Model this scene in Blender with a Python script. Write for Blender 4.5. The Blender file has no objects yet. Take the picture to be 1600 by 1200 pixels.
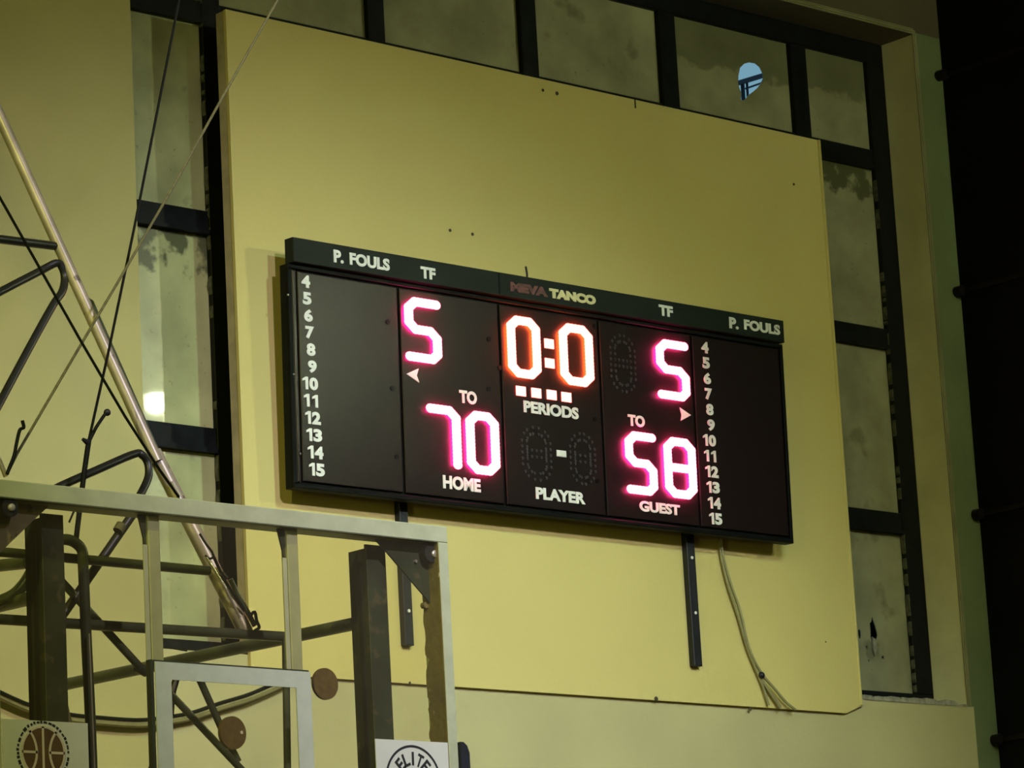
import bpy, math, random
from mathutils import Vector, Matrix, geometry
random.seed(7)
S = bpy.context.scene
COL = S.collection
PI = math.pi

# ------------------------------------------------------------------ camera
FPX = 5616.2
CAM = Vector((0.0, 0.0, 1.9))
RX = Vector((0.74163681, -0.66860801, -0.05420484))     # camera right
DN = Vector((0.10661552, 0.19726733, -0.97453514))      # camera down
FW = Vector((0.66227484, 0.71697206, 0.2175847))        # camera forward
cd = bpy.data.cameras.new('camera')
cam = bpy.data.objects.new('camera', cd)
COL.objects.link(cam)
cd.sensor_width = 36.0
cd.lens = 36.0 * FPX / 1600.0
cd.clip_start = 0.1
cd.clip_end = 200
m = Matrix((RX, -DN, -FW)).transposed().to_4x4()
m.translation = CAM
cam.matrix_world = m
S.camera = cam

# ------------------------------------------------------------------ view, world, lamps
vs = S.view_settings
vs.view_transform = 'Standard'
vs.look = 'None'
vs.exposure = 0.0
vs.gamma = 1.0
vs.use_curve_mapping = False

w = bpy.data.worlds.new('dusk sky')
S.world = w
w.use_nodes = True
bg = w.node_tree.nodes['Background']
bg.inputs[0].default_value = (0.20, 0.40, 0.52, 1)
bg.inputs[1].default_value = 0.85


def area(name, loc, target, size, power, color, spread=PI):
    l = bpy.data.lights.new(name, 'AREA')
    l.shape = 'DISK'
    l.size = size
    l.energy = power
    l.color = color
    l.spread = spread
    o = bpy.data.objects.new(name, l)
    COL.objects.link(o)
    o.location = loc
    o.rotation_euler = (Vector(target) - Vector(loc)).to_track_quat('-Z', 'Y').to_euler()
    return o


def spot(name, loc, target, power, color, angle, blend=1.0, radius=0.2):
    l = bpy.data.lights.new(name, 'SPOT')
    l.energy = power
    l.color = color
    l.spot_size = math.radians(angle)
    l.spot_blend = blend
    l.shadow_soft_size = radius
    o = bpy.data.objects.new(name, l)
    COL.objects.link(o)
    o.location = loc
    o.rotation_euler = (Vector(target) - Vector(loc)).to_track_quat('-Z', 'Y').to_euler()
    return o


spot('court_flood_left', (1.0, 5.0, 8.9), (9.6, 12.1, 2.2), 1080, (1.0, 0.92, 0.24), 54, 1.0, 0.14)
spot('court_flood_middle', (6.0, 0.0, 9.0), (9.8, 12.1, 2.5), 4600, (0.79, 0.70, 1.0), 40, 1.0, 0.16)
spot('court_flood_right', (10.0, 4.0, 9.0), (10.2, 12.1, 1.8), 1800, (0.66, 1.0, 0.85), 60, 1.0, 0.16)
area('warm_fill_behind_camera', (5.0, -5.0, 9.0), (9.0, 12.0, 4.0), 2.5, 75, (1.0, 1.0, 0.25))  # unseen warm fill standing in for the hall's ambient light
area('reveal_fill', (-2.5, 5.0, 4.5), (14.3, 12.2, 5.5), 1.2, 15, (1.0, 1.0, 0.35), math.radians(60))  # added unseen fill that brightens the window reveal from the left

# ------------------------------------------------------------------ helpers


def at(px, py, Y):
    """world point on the vertical plane y = Y seen at a pixel of the 1600x1200 frame"""
    d = RX * (px - 800) + DN * (py - 600) + FW * FPX
    return CAM + d * (Y / d.y)


class MB:
    """collects shapes into one mesh"""

    def __init__(self):
        self.v = []
        self.f = []

    def add(self, vs_, fs):
        n = len(self.v)
        self.v += [tuple(p) for p in vs_]
        self.f += [tuple(i + n for i in f) for f in fs]
        return self

    def box(self, x0, x1, y0, y1, z0, z1):
        return self.add([(x0, y0, z0), (x1, y0, z0), (x1, y1, z0), (x0, y1, z0), (x0, y0, z1), (x1, y0, z1), (x1, y1, z1), (x0, y1, z1)],
                        [(0, 3, 2, 1), (4, 5, 6, 7), (0, 1, 5, 4), (1, 2, 6, 5), (2, 3, 7, 6), (3, 0, 4, 7)])

    def bbox(self, x0, x1, y0, y1, z0, z1, b=0.004):
        """box whose front edges (towards -y) are chamfered"""
        v = [(x0 + b, y0, z0 + b), (x1 - b, y0, z0 + b), (x1 - b, y0, z1 - b), (x0 + b, y0, z1 - b),
             (x0, y0 + b, z0), (x1, y0 + b, z0), (x1, y0 + b, z1), (x0, y0 + b, z1),
             (x0, y1, z0), (x1, y1, z0), (x1, y1, z1), (x0, y1, z1)]
        f = [(0, 1, 2, 3), (0, 4, 5, 1), (1, 5, 6, 2), (2, 6, 7, 3), (3, 7, 4, 0),
             (4, 8, 9, 5), (5, 9, 10, 6), (6, 10, 11, 7), (7, 11, 8, 4), (11, 10, 9, 8)]
        return self.add(v, f)

    def prism(self, pts, y0, y1, holes=()):
        """outline in x,z (with holes) extruded from y0 (front) to y1"""
        loops = [[Vector((a, 0, b)) for a, b in pts]] + [[Vector((a, 0, b)) for a, b in h] for h in holes]
        tris = geometry.tessellate_polygon([[Vector((q.x, q.z, 0)) for q in l] for l in loops])
        flat = [q for l in loops for q in l]
        n = len(flat)
        vsx = [(q.x, y0, q.z) for q in flat] + [(q.x, y1, q.z) for q in flat]
        fs = []
        for t in tris:
            a, b, c = t
            A, B, C = flat[a], flat[b], flat[c]
            cr = (B.x - A.x) * (C.z - A.z) - (B.z - A.z) * (C.x - A.x)
            t = (a, b, c) if cr > 0 else (a, c, b)
            fs.append(t)
            fs.append((t[0] + n, t[2] + n, t[1] + n))
        k = 0
        for l in loops:
            L = len(l)
            for i in range(L):
                j = (i + 1) % L
                fs.append((k + i, k + j, k + j + n, k + i + n))
            k += L
        return self.add(vsx, fs)

    def tube(self, pts, r, n=10, caps=True):
        pts = [Vector(p) for p in pts]
        rs = r if isinstance(r, (list, tuple)) else [r] * len(pts)
        t0 = (pts[1] - pts[0]).normalized()
        u = t0.cross(Vector((0, 0, 1)))
        if u.length < 1e-3:
            u = t0.cross(Vector((0, 1, 0)))
        u.normalize()
        vsx, fs = [], []
        for i, p in enumerate(pts):
            if i == 0:
                t = t0
            elif i == len(pts) - 1:
                t = (pts[i] - pts[i - 1]).normalized()
            else:
                t = ((pts[i + 1] - pts[i]).normalized() + (pts[i] - pts[i - 1]).normalized()).normalized()
            u = (u - t * u.dot(t)).normalized()
            b = t.cross(u)
            for k in range(n):
                a = 2 * PI * k / n
                vsx.append(p + (u * math.cos(a) + b * math.sin(a)) * rs[i])
        for i in range(len(pts) - 1):
            for k in range(n):
                k2 = (k + 1) % n
                fs.append((i * n + k, i * n + k2, (i + 1) * n + k2, (i + 1) * n + k))
        if caps:
            fs.append(tuple(range(n))[::-1])
            fs.append(tuple((len(pts) - 1) * n + k for k in range(n)))
        return self.add(vsx, fs)

    def disc(self, c, r, y1, n=20, rz=None, dome=0.0):
        """cylinder lying along y: front centre c, radius r, back at y1"""
        rz = rz or r
        pts = [(c[0] + r * math.cos(2 * PI * k / n), c[2] + rz * math.sin(2 * PI * k / n)) for k in range(n)]
        if dome <= 0:
            return self.prism(pts, c[1], y1)
        vsx = []
        fs = []
        rings = 4
        for q in range(rings):
            s = math.cos(PI / 2 * q / rings)
            yy = c[1] + dome * (1 - math.sin(PI / 2 * q / rings))
            for k in range(n):
                vsx.append((c[0] + r * s * math.cos(2 * PI * k / n), yy, c[2] + rz * s * math.sin(2 * PI * k / n)))
        vsx.append((c[0], c[1], c[2]))
        for q in range(rings - 1):
            for k in range(n):
                k2 = (k + 1) % n
                fs.append((q * n + k, q * n + k2, (q + 1) * n + k2, (q + 1) * n + k))
        for k in range(n):
            fs.append(((rings - 1) * n + k, (rings - 1) * n + (k + 1) % n, rings * n))
        base = len(vsx)
        for k in range(n):
            vsx.append((c[0] + r * math.cos(2 * PI * k / n), y1, c[2] + rz * math.sin(2 * PI * k / n)))
        for k in range(n):
            k2 = (k + 1) % n
            fs.append((k2, k, base + k, base + k2))
        fs.append(tuple(base + k for k in range(n)))
        return self.add(vsx, fs)

    def sphere(self, c, r, n=10, m_=6):
        vsx = [(c[0], c[1], c[2] + r)]
        for i in range(1, m_):
            for k in range(n):
                a, b = PI * i / m_, 2 * PI * k / n
                vsx.append((c[0] + r * math.sin(a) * math.cos(b), c[1] + r * math.sin(a) * math.sin(b), c[2] + r * math.cos(a)))
        vsx.append((c[0], c[1], c[2] - r))
        fs = [(0, 1 + k, 1 + (k + 1) % n) for k in range(n)]
        for i in range(m_ - 2):
            for k in range(n):
                a = 1 + i * n
                fs.append((a + k, a + n + k, a + n + (k + 1) % n, a + (k + 1) % n))
        L = len(vsx) - 1
        fs += [(L, 1 + (m_ - 2) * n + (k + 1) % n, 1 + (m_ - 2) * n + k) for k in range(n)]
        return self.add(vsx, fs)

    def build(self, name, mat, parent=None, smooth=False, label=None):
        me = bpy.data.meshes.new(name)
        v = self.v
        off = Vector((0, 0, 0))
        if parent is not None and parent.get('_o') is not None:
            off = Vector(parent['_o'])
        me.from_pydata([(a - off.x, b - off.y, c - off.z) for a, b, c in v], [], self.f)
        me.update()
        if smooth:
            me.polygons.foreach_set('use_smooth', [True] * len(me.polygons))
            try:
                me.set_sharp_from_angle(angle=math.radians(40))
            except Exception:
                pass
        if mat:
            me.materials.append(mat)
        o = bpy.data.objects.new(name, me)
        COL.objects.link(o)
        if parent is not None:
            o.parent = parent
            o['_o'] = tuple(off)
        if label:
            o['label'] = label
        return o


def smooth_path(pts, n=6):
    pts = [Vector(p) for p in pts]
    P = [pts[0] * 2 - pts[1]] + pts + [pts[-1] * 2 - pts[-2]]
    out = []
    for i in range(1, len(P) - 2):
        a, b, c, d = P[i - 1], P[i], P[i + 1], P[i + 2]
        for k in range(n):
            t = k / n
            out.append(0.5 * ((2 * b) + (c - a) * t + (2 * a - 5 * b + 4 * c - d) * t * t + (3 * b - a - 3 * c + d) * t ** 3))
    out.append(pts[-1])
    return out


def thing(name, label, cat, loc=(0, 0, 0), group=None):
    o = bpy.data.objects.new(name, None)
    COL.objects.link(o)
    o.location = loc
    o['_o'] = tuple(loc)
    o['label'] = label
    o['category'] = cat
    if group:
        o['group'] = group
    return o


def tag(o, label, cat, group=None):
    o['label'] = label
    o['category'] = cat
    if group:
        o['group'] = group
    return o


def struct(o, label=None):
    o['kind'] = 'structure'
    if label:
        o['label'] = label
    return o


# ------------------------------------------------------------------ materials


def mat(name, col, rough=0.6, metal=0.0, var=0.12, scale=3.0, bump=0.0, bscale=60.0, col2=None, thr=None, spec=0.5, detail=4.0):
    """painted / metal surface, its colour gently mottled by noise; col2 + thr adds blotches"""
    mt = bpy.data.materials.new(name)
    mt.use_nodes = True
    nt = mt.node_tree
    b = nt.nodes['Principled BSDF']
    b.inputs['Roughness'].default_value = rough
    b.inputs['Metallic'].default_value = metal
    b.inputs['Specular IOR Level'].default_value = spec
    tc = nt.nodes.new('ShaderNodeTexCoord')
    n1 = nt.nodes.new('ShaderNodeTexNoise')
    n1.inputs['Scale'].default_value = scale
    n1.inputs['Detail'].default_value = detail
    nt.links.new(tc.outputs['Object'], n1.inputs['Vector'])
    r = nt.nodes.new('ShaderNodeValToRGB')
    r.color_ramp.elements[0].position = 0.3
    r.color_ramp.elements[1].position = 0.7
    r.color_ramp.elements[0].color = [c * (1 - var) for c in col] + [1]
    r.color_ramp.elements[1].color = [min(1, c * (1 + var)) for c in col] + [1]
    nt.links.new(n1.outputs['Fac'], r.inputs[0])
    out = r.outputs[0]
    if col2 is not None:
        n2 = nt.nodes.new('ShaderNodeTexNoise')
        n2.inputs['Scale'].default_value = scale * 2.7
        n2.inputs['Detail'].default_value = 6
        nt.links.new(tc.outputs['Object'], n2.inputs['Vector'])
        r2 = nt.nodes.new('ShaderNodeValToRGB')
        r2.color_ramp.elements[0].position = thr
        r2.color_ramp.elements[1].position = thr + 0.05
        nt.links.new(n2.outputs['Fac'], r2.inputs[0])
        mx = nt.nodes.new('ShaderNodeMix')
        mx.data_type = 'RGBA'
        nt.links.new(r2.outputs[0], mx.inputs[0])
        nt.links.new(out, mx.inputs[6])
        mx.inputs[7].default_value = list(col2) + [1]
        out = mx.outputs[2]
    nt.links.new(out, b.inputs['Base Color'])
    if bump > 0:
        n3 = nt.nodes.new('ShaderNodeTexNoise')
        n3.inputs['Scale'].default_value = bscale
        n3.inputs['Detail'].default_value = 4
        nt.links.new(tc.outputs['Object'], n3.inputs['Vector'])
        bp = nt.nodes.new('ShaderNodeBump')
        bp.inputs['Strength'].default_value = bump
        bp.inputs['Distance'].default_value = 0.01
        nt.links.new(n3.outputs['Fac'], bp.inputs['Height'])
        nt.links.new(bp.outputs[0], b.inputs['Normal'])
    return mt


def glow(name, col, strength):
    mt = bpy.data.materials.new(name)
    mt.use_nodes = True
    nt = mt.node_tree
    b = nt.nodes['Principled BSDF']
    b.inputs['Base Color'].default_value = (0.3, 0.3, 0.3, 1)
    b.inputs['Emission Color'].default_value = list(col) + [1]
    b.inputs['Emission Strength'].default_value = strength
    # tiny variation from LED to LED
    tc = nt.nodes.new('ShaderNodeTexCoord')
    n1 = nt.nodes.new('ShaderNodeTexNoise')
    n1.inputs['Scale'].default_value = 90
    nt.links.new(tc.outputs['Object'], n1.inputs['Vector'])
    mr = nt.nodes.new('ShaderNodeMapRange')
    mr.inputs['To Min'].default_value = strength * 0.85
    mr.inputs['To Max'].default_value = strength * 1.15
    nt.links.new(n1.outputs['Fac'], mr.inputs['Value'])
    nt.links.new(mr.outputs[0], b.inputs['Emission Strength'])
    return mt


def pane_mat(name, kind, base=(0.155, 0.155, 0.085), dark=(0.055, 0.062, 0.022), seed=0.0):
    """grimy window glass: dust film with mould ('mould') or a damp upper half ('damp') over glossy glass"""
    mt = bpy.data.materials.new(name)
    mt.use_nodes = True
    nt = mt.node_tree
    b = nt.nodes['Principled BSDF']
    tc = nt.nodes.new('ShaderNodeTexCoord')
    mp = nt.nodes.new('ShaderNodeMapping')
    mp.inputs['Location'].default_value = (seed, seed * 0.7, seed * 1.3)
    nt.links.new(tc.outputs['Object'], mp.inputs['Vector'])

    def noise(sc, det=5):
        n = nt.nodes.new('ShaderNodeTexNoise')
        n.inputs['Scale'].default_value = sc
        n.inputs['Detail'].default_value = det
        nt.links.new(mp.outputs[0], n.inputs['Vector'])
        return n.outputs['Fac']

    def ramp(fac, a, b_, c0=(0, 0, 0, 1), c1=(1, 1, 1, 1)):
        r = nt.nodes.new('ShaderNodeValToRGB')
        r.color_ramp.elements[0].position = a
        r.color_ramp.elements[1].position = b_
        r.color_ramp.elements[0].color = c0
        r.color_ramp.elements[1].color = c1
        nt.links.new(fac, r.inputs[0])
        return r.outputs[0]

    def math_(op, a, b_):
        q = nt.nodes.new('ShaderNodeMath')
        q.operation = op
        for i, s in enumerate((a, b_)):
            if isinstance(s, (int, float)):
                q.inputs[i].default_value = s
            else:
                nt.links.new(s, q.inputs[i])
        return q.outputs[0]

    dust = ramp(noise(4.0), 0.3, 0.75, [c * 0.68 for c in base] + [1], [c * 1.18 for c in base] + [1])
    specks = ramp(noise(38.0, 2), 0.70, 0.74)
    sep = nt.nodes.new('ShaderNodeSeparateXYZ')
    nt.links.new(tc.outputs['Generated'], sep.inputs[0])
    z = sep.outputs['Z']
    if kind == 'mould':
        patch = ramp(math_('ADD', noise(11.0, 6), math_('MULTIPLY', math_('SUBTRACT', z, 0.80), 1.1)), 0.52, 0.62)
    elif kind == 'damp':
        patch = ramp(math_('ADD', math_('MULTIPLY', noise(8.0, 4), 0.5), z), 0.78, 0.84)
    elif kind == 'streak':
        patch = ramp(noise(5.0, 3), 0.62, 0.70)
    else:
        patch = ramp(noise(7.0, 5), 0.66, 0.74)
    k = {'mould': 0.92, 'damp': 0.62, 'streak': 0.45, 'plain': 0.35}[kind]
    fac = math_('MAXIMUM', math_('MULTIPLY', patch, k), math_('MULTIPLY', specks, 0.35))
    mx = nt.nodes.new('ShaderNodeMix')
    mx.data_type = 'RGBA'
    nt.links.new(fac, mx.inputs[0])
    nt.links.new(dust, mx.inputs[6])
    mx.inputs[7].default_value = list(dark) + [1]
    nt.links.new(mx.outputs[2], b.inputs['Base Color'])
    b.inputs['Roughness'].default_value = 0.30
    b.inputs['Specular IOR Level'].default_value = 0.35
    b.inputs['Coat Weight'].default_value = 0.22
    b.inputs['Coat Roughness'].default_value = 0.03
    return mt


M = {}
M['panel'] = mat('yellow_painted_board', (0.60, 0.51, 0.165), 0.75, var=0.04, scale=1.2, bump=0.10, bscale=45)
M['panel_edge'] = mat('weathered_board_edge', (0.42, 0.36, 0.20), 0.85, var=0.22, scale=9)
M['wall'] = mat('tan_painted_plaster', (0.40, 0.36, 0.125), 0.8, var=0.07, scale=1.5, bump=0.15, bscale=30)
M['lower'] = mat('grey_cream_painted_plaster', (0.46, 0.42, 0.19), 0.8, var=0.07, scale=1.8, bump=0.15, bscale=30)
M['reveal'] = mat('cream_reveal_paint', (0.80, 0.78, 0.52), 0.75, var=0.10, scale=4, bump=0.15, bscale=25)
M['lintel_shaded'] = mat('shade_darkened_wall_paint', (0.085, 0.066, 0.030), 0.8, var=0.15, scale=2, bump=0.15, bscale=30)  # wall colour darkened to stand for the weak light over the window
M['moulding'] = mat('olive_cream_moulding', (0.20, 0.19, 0.08), 0.75, var=0.15, scale=6)
M['pier'] = mat('olive_green_plaster', (0.125, 0.160, 0.060), 0.8, var=0.12, scale=3, bump=0.15, bscale=25)  # darker and greener than the wall beside it
M['frame'] = mat('black_window_steel', (0.006, 0.007, 0.007), 0.5, var=0.4, scale=12, col2=(0.02, 0.024, 0.02), thr=0.70, spec=0.12)
M['putty'] = mat('old_window_putty', (0.085, 0.09, 0.055), 0.9, var=0.5, scale=30, bump=0.4, bscale=50)
M['plaster'] = mat('crumbled_putty', (0.30, 0.28, 0.19), 0.9, var=0.3, scale=25, bump=0.4, bscale=50)
M['black_sheet'] = mat('black_cladding_sheet', (0.004, 0.004, 0.005), 0.6, var=0.4, scale=2, spec=0.08)
M['black_batten'] = mat('black_cladding_batten', (0.008, 0.006, 0.006), 0.45, var=0.4, scale=9, col2=(0.06, 0.045, 0.04), thr=0.70, spec=0.15)
M['floor'] = mat('varnished_court_boards', (0.30, 0.20, 0.09), 0.35, var=0.15, scale=4)
M['ceiling'] = mat('dark_roof_lining', (0.10, 0.09, 0.06), 0.9, var=0.15, scale=2)
M['housing'] = mat('scoreboard_black_enamel', (0.004, 0.005, 0.004), 0.5, var=0.3, scale=8, spec=0.08)
M['face'] = mat('scoreboard_matt_face', (0.013, 0.008, 0.007), 0.29, var=0.10, spec=0.15, scale=10, bump=0.05, bscale=200)
M['header'] = mat('scoreboard_header_face', (0.012, 0.017, 0.012), 0.45, var=0.2, scale=7, spec=0.10)
M['letter'] = mat('white_vinyl_lettering', (0.80, 0.80, 0.68), 0.5, var=0.05, scale=30)
M['letter_red'] = mat('faded_red_lettering', (0.13, 0.045, 0.035), 0.6, var=0.45, scale=40)
M['letter_yellow'] = mat('pale_yellow_lettering', (0.72, 0.66, 0.30), 0.5, var=0.12, scale=40)
M['led_red'] = glow('red_led_lit', (1.0, 0.11, 0.18), 9)
M['led_orange'] = glow('orange_led_lit', (1.0, 0.12, 0.10), 8)
M['led_red_back'] = glow('red_halo_emitter', (1.0, 0.02, 0.22), 150)
M['led_orange_back'] = glow('orange_halo_emitter', (1.0, 0.10, 0.015), 120)
M['led_white'] = glow('white_led_lit', (1.0, 1.0, 0.9), 0.9)
M['led_off'] = mat('unlit_led', (0.035, 0.035, 0.032), 0.3, var=0.3, scale=30)
M['screw'] = mat('dull_screw', (0.10, 0.10, 0.08), 0.35, metal=0.6, var=0.2, scale=40)
M['bright_screw'] = mat('bright_screw', (0.75, 0.75, 0.6), 0.4, var=0.1, scale=40)
M['nail'] = mat('dark_nail_hole', (0.06, 0.05, 0.02), 0.9, var=0.3, scale=60)
M['bar'] = mat('black_mounting_bar', (0.006, 0.007, 0.010), 0.5, var=0.3, scale=10)
M['cable_tan'] = mat('tan_cable_sheath', (0.26, 0.24, 0.09), 0.6, var=0.15, scale=20)
M['cable_dark'] = mat('dark_steel_cable', (0.006, 0.008, 0.004), 0.6, var=0.3, scale=40, spec=0.12)
M['cable_light'] = mat('sunbleached_rope', (0.12, 0.12, 0.04), 0.8, var=0.25, scale=60)
M['bframe'] = mat('pale_grey_green_frame_paint', (0.44, 0.50, 0.29), 0.5, var=0.10, scale=14, bump=0.1, bscale=60)
M['brust'] = mat('rusty_shaded_frame_paint', (0.20, 0.18, 0.06), 0.7, var=0.25, scale=9, col2=(0.46, 0.42, 0.24), thr=0.66, bump=0.2, bscale=50)
M['target'] = mat('pale_grey_tape', (0.52, 0.60, 0.44), 0.6, var=0.06, scale=20)
M['channel'] = mat('dark_green_grey_steel', (0.036, 0.050, 0.030), 0.42, var=0.35, scale=7, col2=(0.075, 0.075, 0.045), thr=0.60)
M['tube'] = mat('dark_olive_tube_paint', (0.062, 0.080, 0.040), 0.36, var=0.3, scale=10, col2=(0.11, 0.11, 0.055), thr=0.66)
M['tube_black'] = mat('black_bent_rod', (0.014, 0.016, 0.010), 0.4, var=0.3, scale=12)
M['pole'] = mat('galvanised_grey_pole', (0.36, 0.33, 0.22), 0.38, metal=0.25, var=0.22, scale=9, col2=(0.14, 0.12, 0.07), thr=0.64)
M['bright_rod'] = mat('bright_steel_rod', (0.62, 0.60, 0.46), 0.3, metal=0.4, var=0.15, scale=20)
M['paper'] = mat('pale_sticker_paper', (0.63, 0.68, 0.53), 0.55, var=0.03, scale=12)
M['ink'] = mat('black_sticker_ink', (0.012, 0.016, 0.012), 0.6, var=0.2, scale=60)
M['ball_ink'] = mat('brown_sticker_ink', (0.105, 0.060, 0.014), 0.6, var=0.2, scale=30)
M['ball_line'] = mat('cream_sticker_ink', (0.60, 0.54, 0.40), 0.6, var=0.05, scale=30)
M['disc'] = mat('rust_brown_disc', (0.13, 0.092, 0.022), 0.65, var=0.22, scale=45, col2=(0.17, 0.10, 0.03), thr=0.62)
M['rubber'] = mat('navy_black_rubber', (0.006, 0.009, 0.014), 0.6, var=0.3, scale=10)
M['steel_bolt'] = mat('zinc_bolt', (0.50, 0.50, 0.42), 0.35, metal=0.5, var=0.2, scale=50)
M['lamp_housing'] = mat('grey_lamp_housing', (0.10, 0.10, 0.10), 0.5, metal=0.4)
M['lamp_face'] = glow('lit_floodlight_lens', (0.92, 1.0, 0.62), 1150)
M['outside_steel'] = mat('navy_roof_steel', (0.006, 0.012, 0.025), 0.6, var=0.2, scale=4)

# acrylic backboard sheet
g = bpy.data.materials.new('dusty_clear_acrylic')
g.use_nodes = True
nt = g.node_tree
for n in list(nt.nodes):
    nt.nodes.remove(n)
go = nt.nodes.new('ShaderNodeOutputMaterial')
tr = nt.nodes.new('ShaderNodeBsdfTransparent')
tr.inputs[0].default_value = (0.955, 0.935, 0.86, 1)
df = nt.nodes.new('ShaderNodeBsdfPrincipled')
df.inputs['Base Color'].default_value = (0.30, 0.27, 0.17, 1)
df.inputs['Roughness'].default_value = 0.12
mx = nt.nodes.new('ShaderNodeMixShader')
tc = nt.nodes.new('ShaderNodeTexCoord')
nz = nt.nodes.new('ShaderNodeTexNoise')
nz.inputs['Scale'].default_value = 5
nt.links.new(tc.outputs['Object'], nz.inputs['Vector'])
mr = nt.nodes.new('ShaderNodeMapRange')
mr.inputs['To Min'].default_value = 0.02
mr.inputs['To Max'].default_value = 0.07
nt.links.new(nz.outputs['Fac'], mr.inputs['Value'])
nt.links.new(mr.outputs[0], mx.inputs[0])
nt.links.new(tr.outputs[0], mx.inputs[1])
nt.links.new(df.outputs[0], mx.inputs[2])
nt.links.new(mx.outputs[0], go.inputs[0])
M['acrylic'] = g

# ------------------------------------------------------------------ hall shell
WY = 12.12             # face of the score wall
FY = 12.35             # face of the window steel
XL, XR = 9.04, 14.30   # window opening
ZS, ZT = 4.20, 7.87    # sill and head of the opening
XE = 14.50             # black side wall
HZ = 11.0

struct(MB().box(-7, 15.2, -9, 12.9, -0.2, 0).build('floor', M['floor']))
struct(MB().box(-7, 15.2, -9, 12.9, HZ, HZ + 0.2).build('ceiling', M['ceiling']))
wb = struct(MB().box(-7, XL, WY, 12.62, 0, HZ).build('wall_back', M['wall']),
            'tan plaster wall left of the big window')
struct(MB().box(XL, 15.2, WY, 12.62, ZT, HZ).build('wall_back', M['lintel_shaded']), 'wall above the big window, weak light put into its dark olive-brown colour')
bpy_low = MB().box(XL, 9.60, WY, 12.62, 0, ZS).box(9.60, 13.46, WY, 12.62, 0, ZS).box(13.46, XR + 0.03, WY, 12.62, 0, ZS)
struct(bpy_low.build('wall_back', M['lower']), 'pale plaster wall below the big window')
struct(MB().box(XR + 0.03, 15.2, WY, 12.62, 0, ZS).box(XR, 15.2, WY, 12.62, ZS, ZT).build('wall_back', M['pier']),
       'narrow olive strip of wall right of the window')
struct(MB().box(-7.2, -7, -9, 12.9, 0, HZ).build('wall_left', M['wall']))
struct(MB().box(-7, 15.2, -9.2, -9, 0, HZ).build('wall_front', M['wall']))

# black clad side wall with its sheets and battens
wr = struct(MB().box(XE + 0.02, XE + 0.2, -9, WY, 0, HZ).build('wall_right', M['black_sheet']), 'black clad side wall at the right')
seams = [4.03, 5.225, 6.44]
zz = [0.0, 1.6, 2.83] + seams + [7.65, 8.86, HZ]
for a, b in zip(zz[:-1], zz[1:]):
    for y0, y1 in ((9.6, WY - 0.002), (7.2, 9.595), (4.8, 7.195)):
        MB().box(XE + random.uniform(0, .004), XE + 0.02, y0, y1, a + 0.004, b - 0.004).build('cladding_sheet', M['black_sheet'], wr)
for z in zz[1:-1]:
    MB().box(XE - 0.018, XE + 0.004, 4.8, WY - 0.002, z - 0.012, z + 0.014).build('batten', M['black_batten'], wr)
    MB().disc((XE - 0.035, WY - 0.05, z), 0.03, WY - 0.002, 12).build('batten_end', M['black_batten'], wr)

# reveal lining + moulding on the corner
struct(MB().box(XR - 0.012, XR, WY, FY, ZS + 0.002, ZT - 0.012).build('trim_1', M['reveal']), 'cream painted reveal at the right side of the window')
struct(MB().box(XL, XR, WY, FY, ZT - 0.012, ZT).build('trim_2', M['lintel_shaded']), 'reveal over the window, coloured dark to stand for its shade')
mb = MB()
for i, (dx, r) in enumerate(((-0.016, 0.005), (-0.004, 0.007), (0.008, 0.004))):
    mb.tube([(XR + dx, WY - 0.001, ZS), (XR + dx, WY - 0.001, ZT - dx)], r, 8)
    mb.tube([(XL, WY - 0.001, ZT - dx), (XR + dx, WY - 0.001, ZT - dx)], r, 8)
struct(mb.build('trim_3', M['moulding'], smooth=True), 'thin rounded moulding round the window opening')
# broken sill plaster
mb = MB()
for i in range(26):
    x = random.uniform(13.47, 14.28)
    s = random.uniform(0.01, 0.035)
    mb.add([(x - s * 2, WY - 0.004, ZS - 0.004), (x + s * 2, WY - 0.004, ZS - 0.004), (x + s, WY - 0.002, ZS + s * .7), (x - s, WY - 0.002, ZS + s * .8),
            (x - s * 2, FY, ZS - .004), (x + s * 2, FY, ZS - .004), (x + s, FY, ZS + s), (x - s, FY, ZS + s)],
           [(0, 1, 2, 3), (3, 2, 6, 7), (1, 5, 6, 2), (0, 3, 7, 4)])
o = mb.build('sill_rubble', M['plaster'])
struct(o, 'crumbled plaster along the window sill at the right')

# ------------------------------------------------------------------ window
COLX = [(9.16, 9.615), (9.72, 10.61), (10.715, 11.60), (11.71, 12.57), (12.69, 13.55), (13.673, 14.155)]
ROWZ = [(7.245, 7.745), (6.25, 7.135), (5.25, 6.138), (4.285, 5.135)]
win = thing('window_1', '', 'x', ((XL + XR) / 2, FY, ZS))
del win['category'], win['label']
win['kind'] = 'structure'
fr = MB()
fr.bbox(XL, XR - 0.012, FY, FY + 0.06, 7.745, ZT - 0.012)
fr.bbox(XL, XR - 0.012, FY, FY + 0.06, ZS, 4.29)
fr.bbox(XL, 9.16, FY, FY + 0.06, 4.29, 7.745)
fr.bbox(14.155, XR - 0.012, FY, FY + 0.06, 4.29, 7.745)
fr.build('frame', M['frame'], win)
for (a, b), (c, d) in zip(COLX[:-1], COLX[1:]):
    MB().bbox(b, c, FY, FY + 0.06, 4.29, 7.745).build('mullion', M['frame'], win)
for (a, b), (c, d) in zip(ROWZ[:-1], ROWZ[1:]):
    for (x0, x1) in COLX:
        if x0 > 9.7 and x1 < 13.6 and a < 7:
            continue
        MB().bbox(x0, x1, FY + 0.004, FY + 0.06, d, a).build('transom', M['frame'], win)
        # thin rebate lip under each transom
        MB().box(x0, x1, FY - 0.012, FY + 0.004, d, d + 0.02).build('transom_lip', M['frame'], win)


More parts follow.
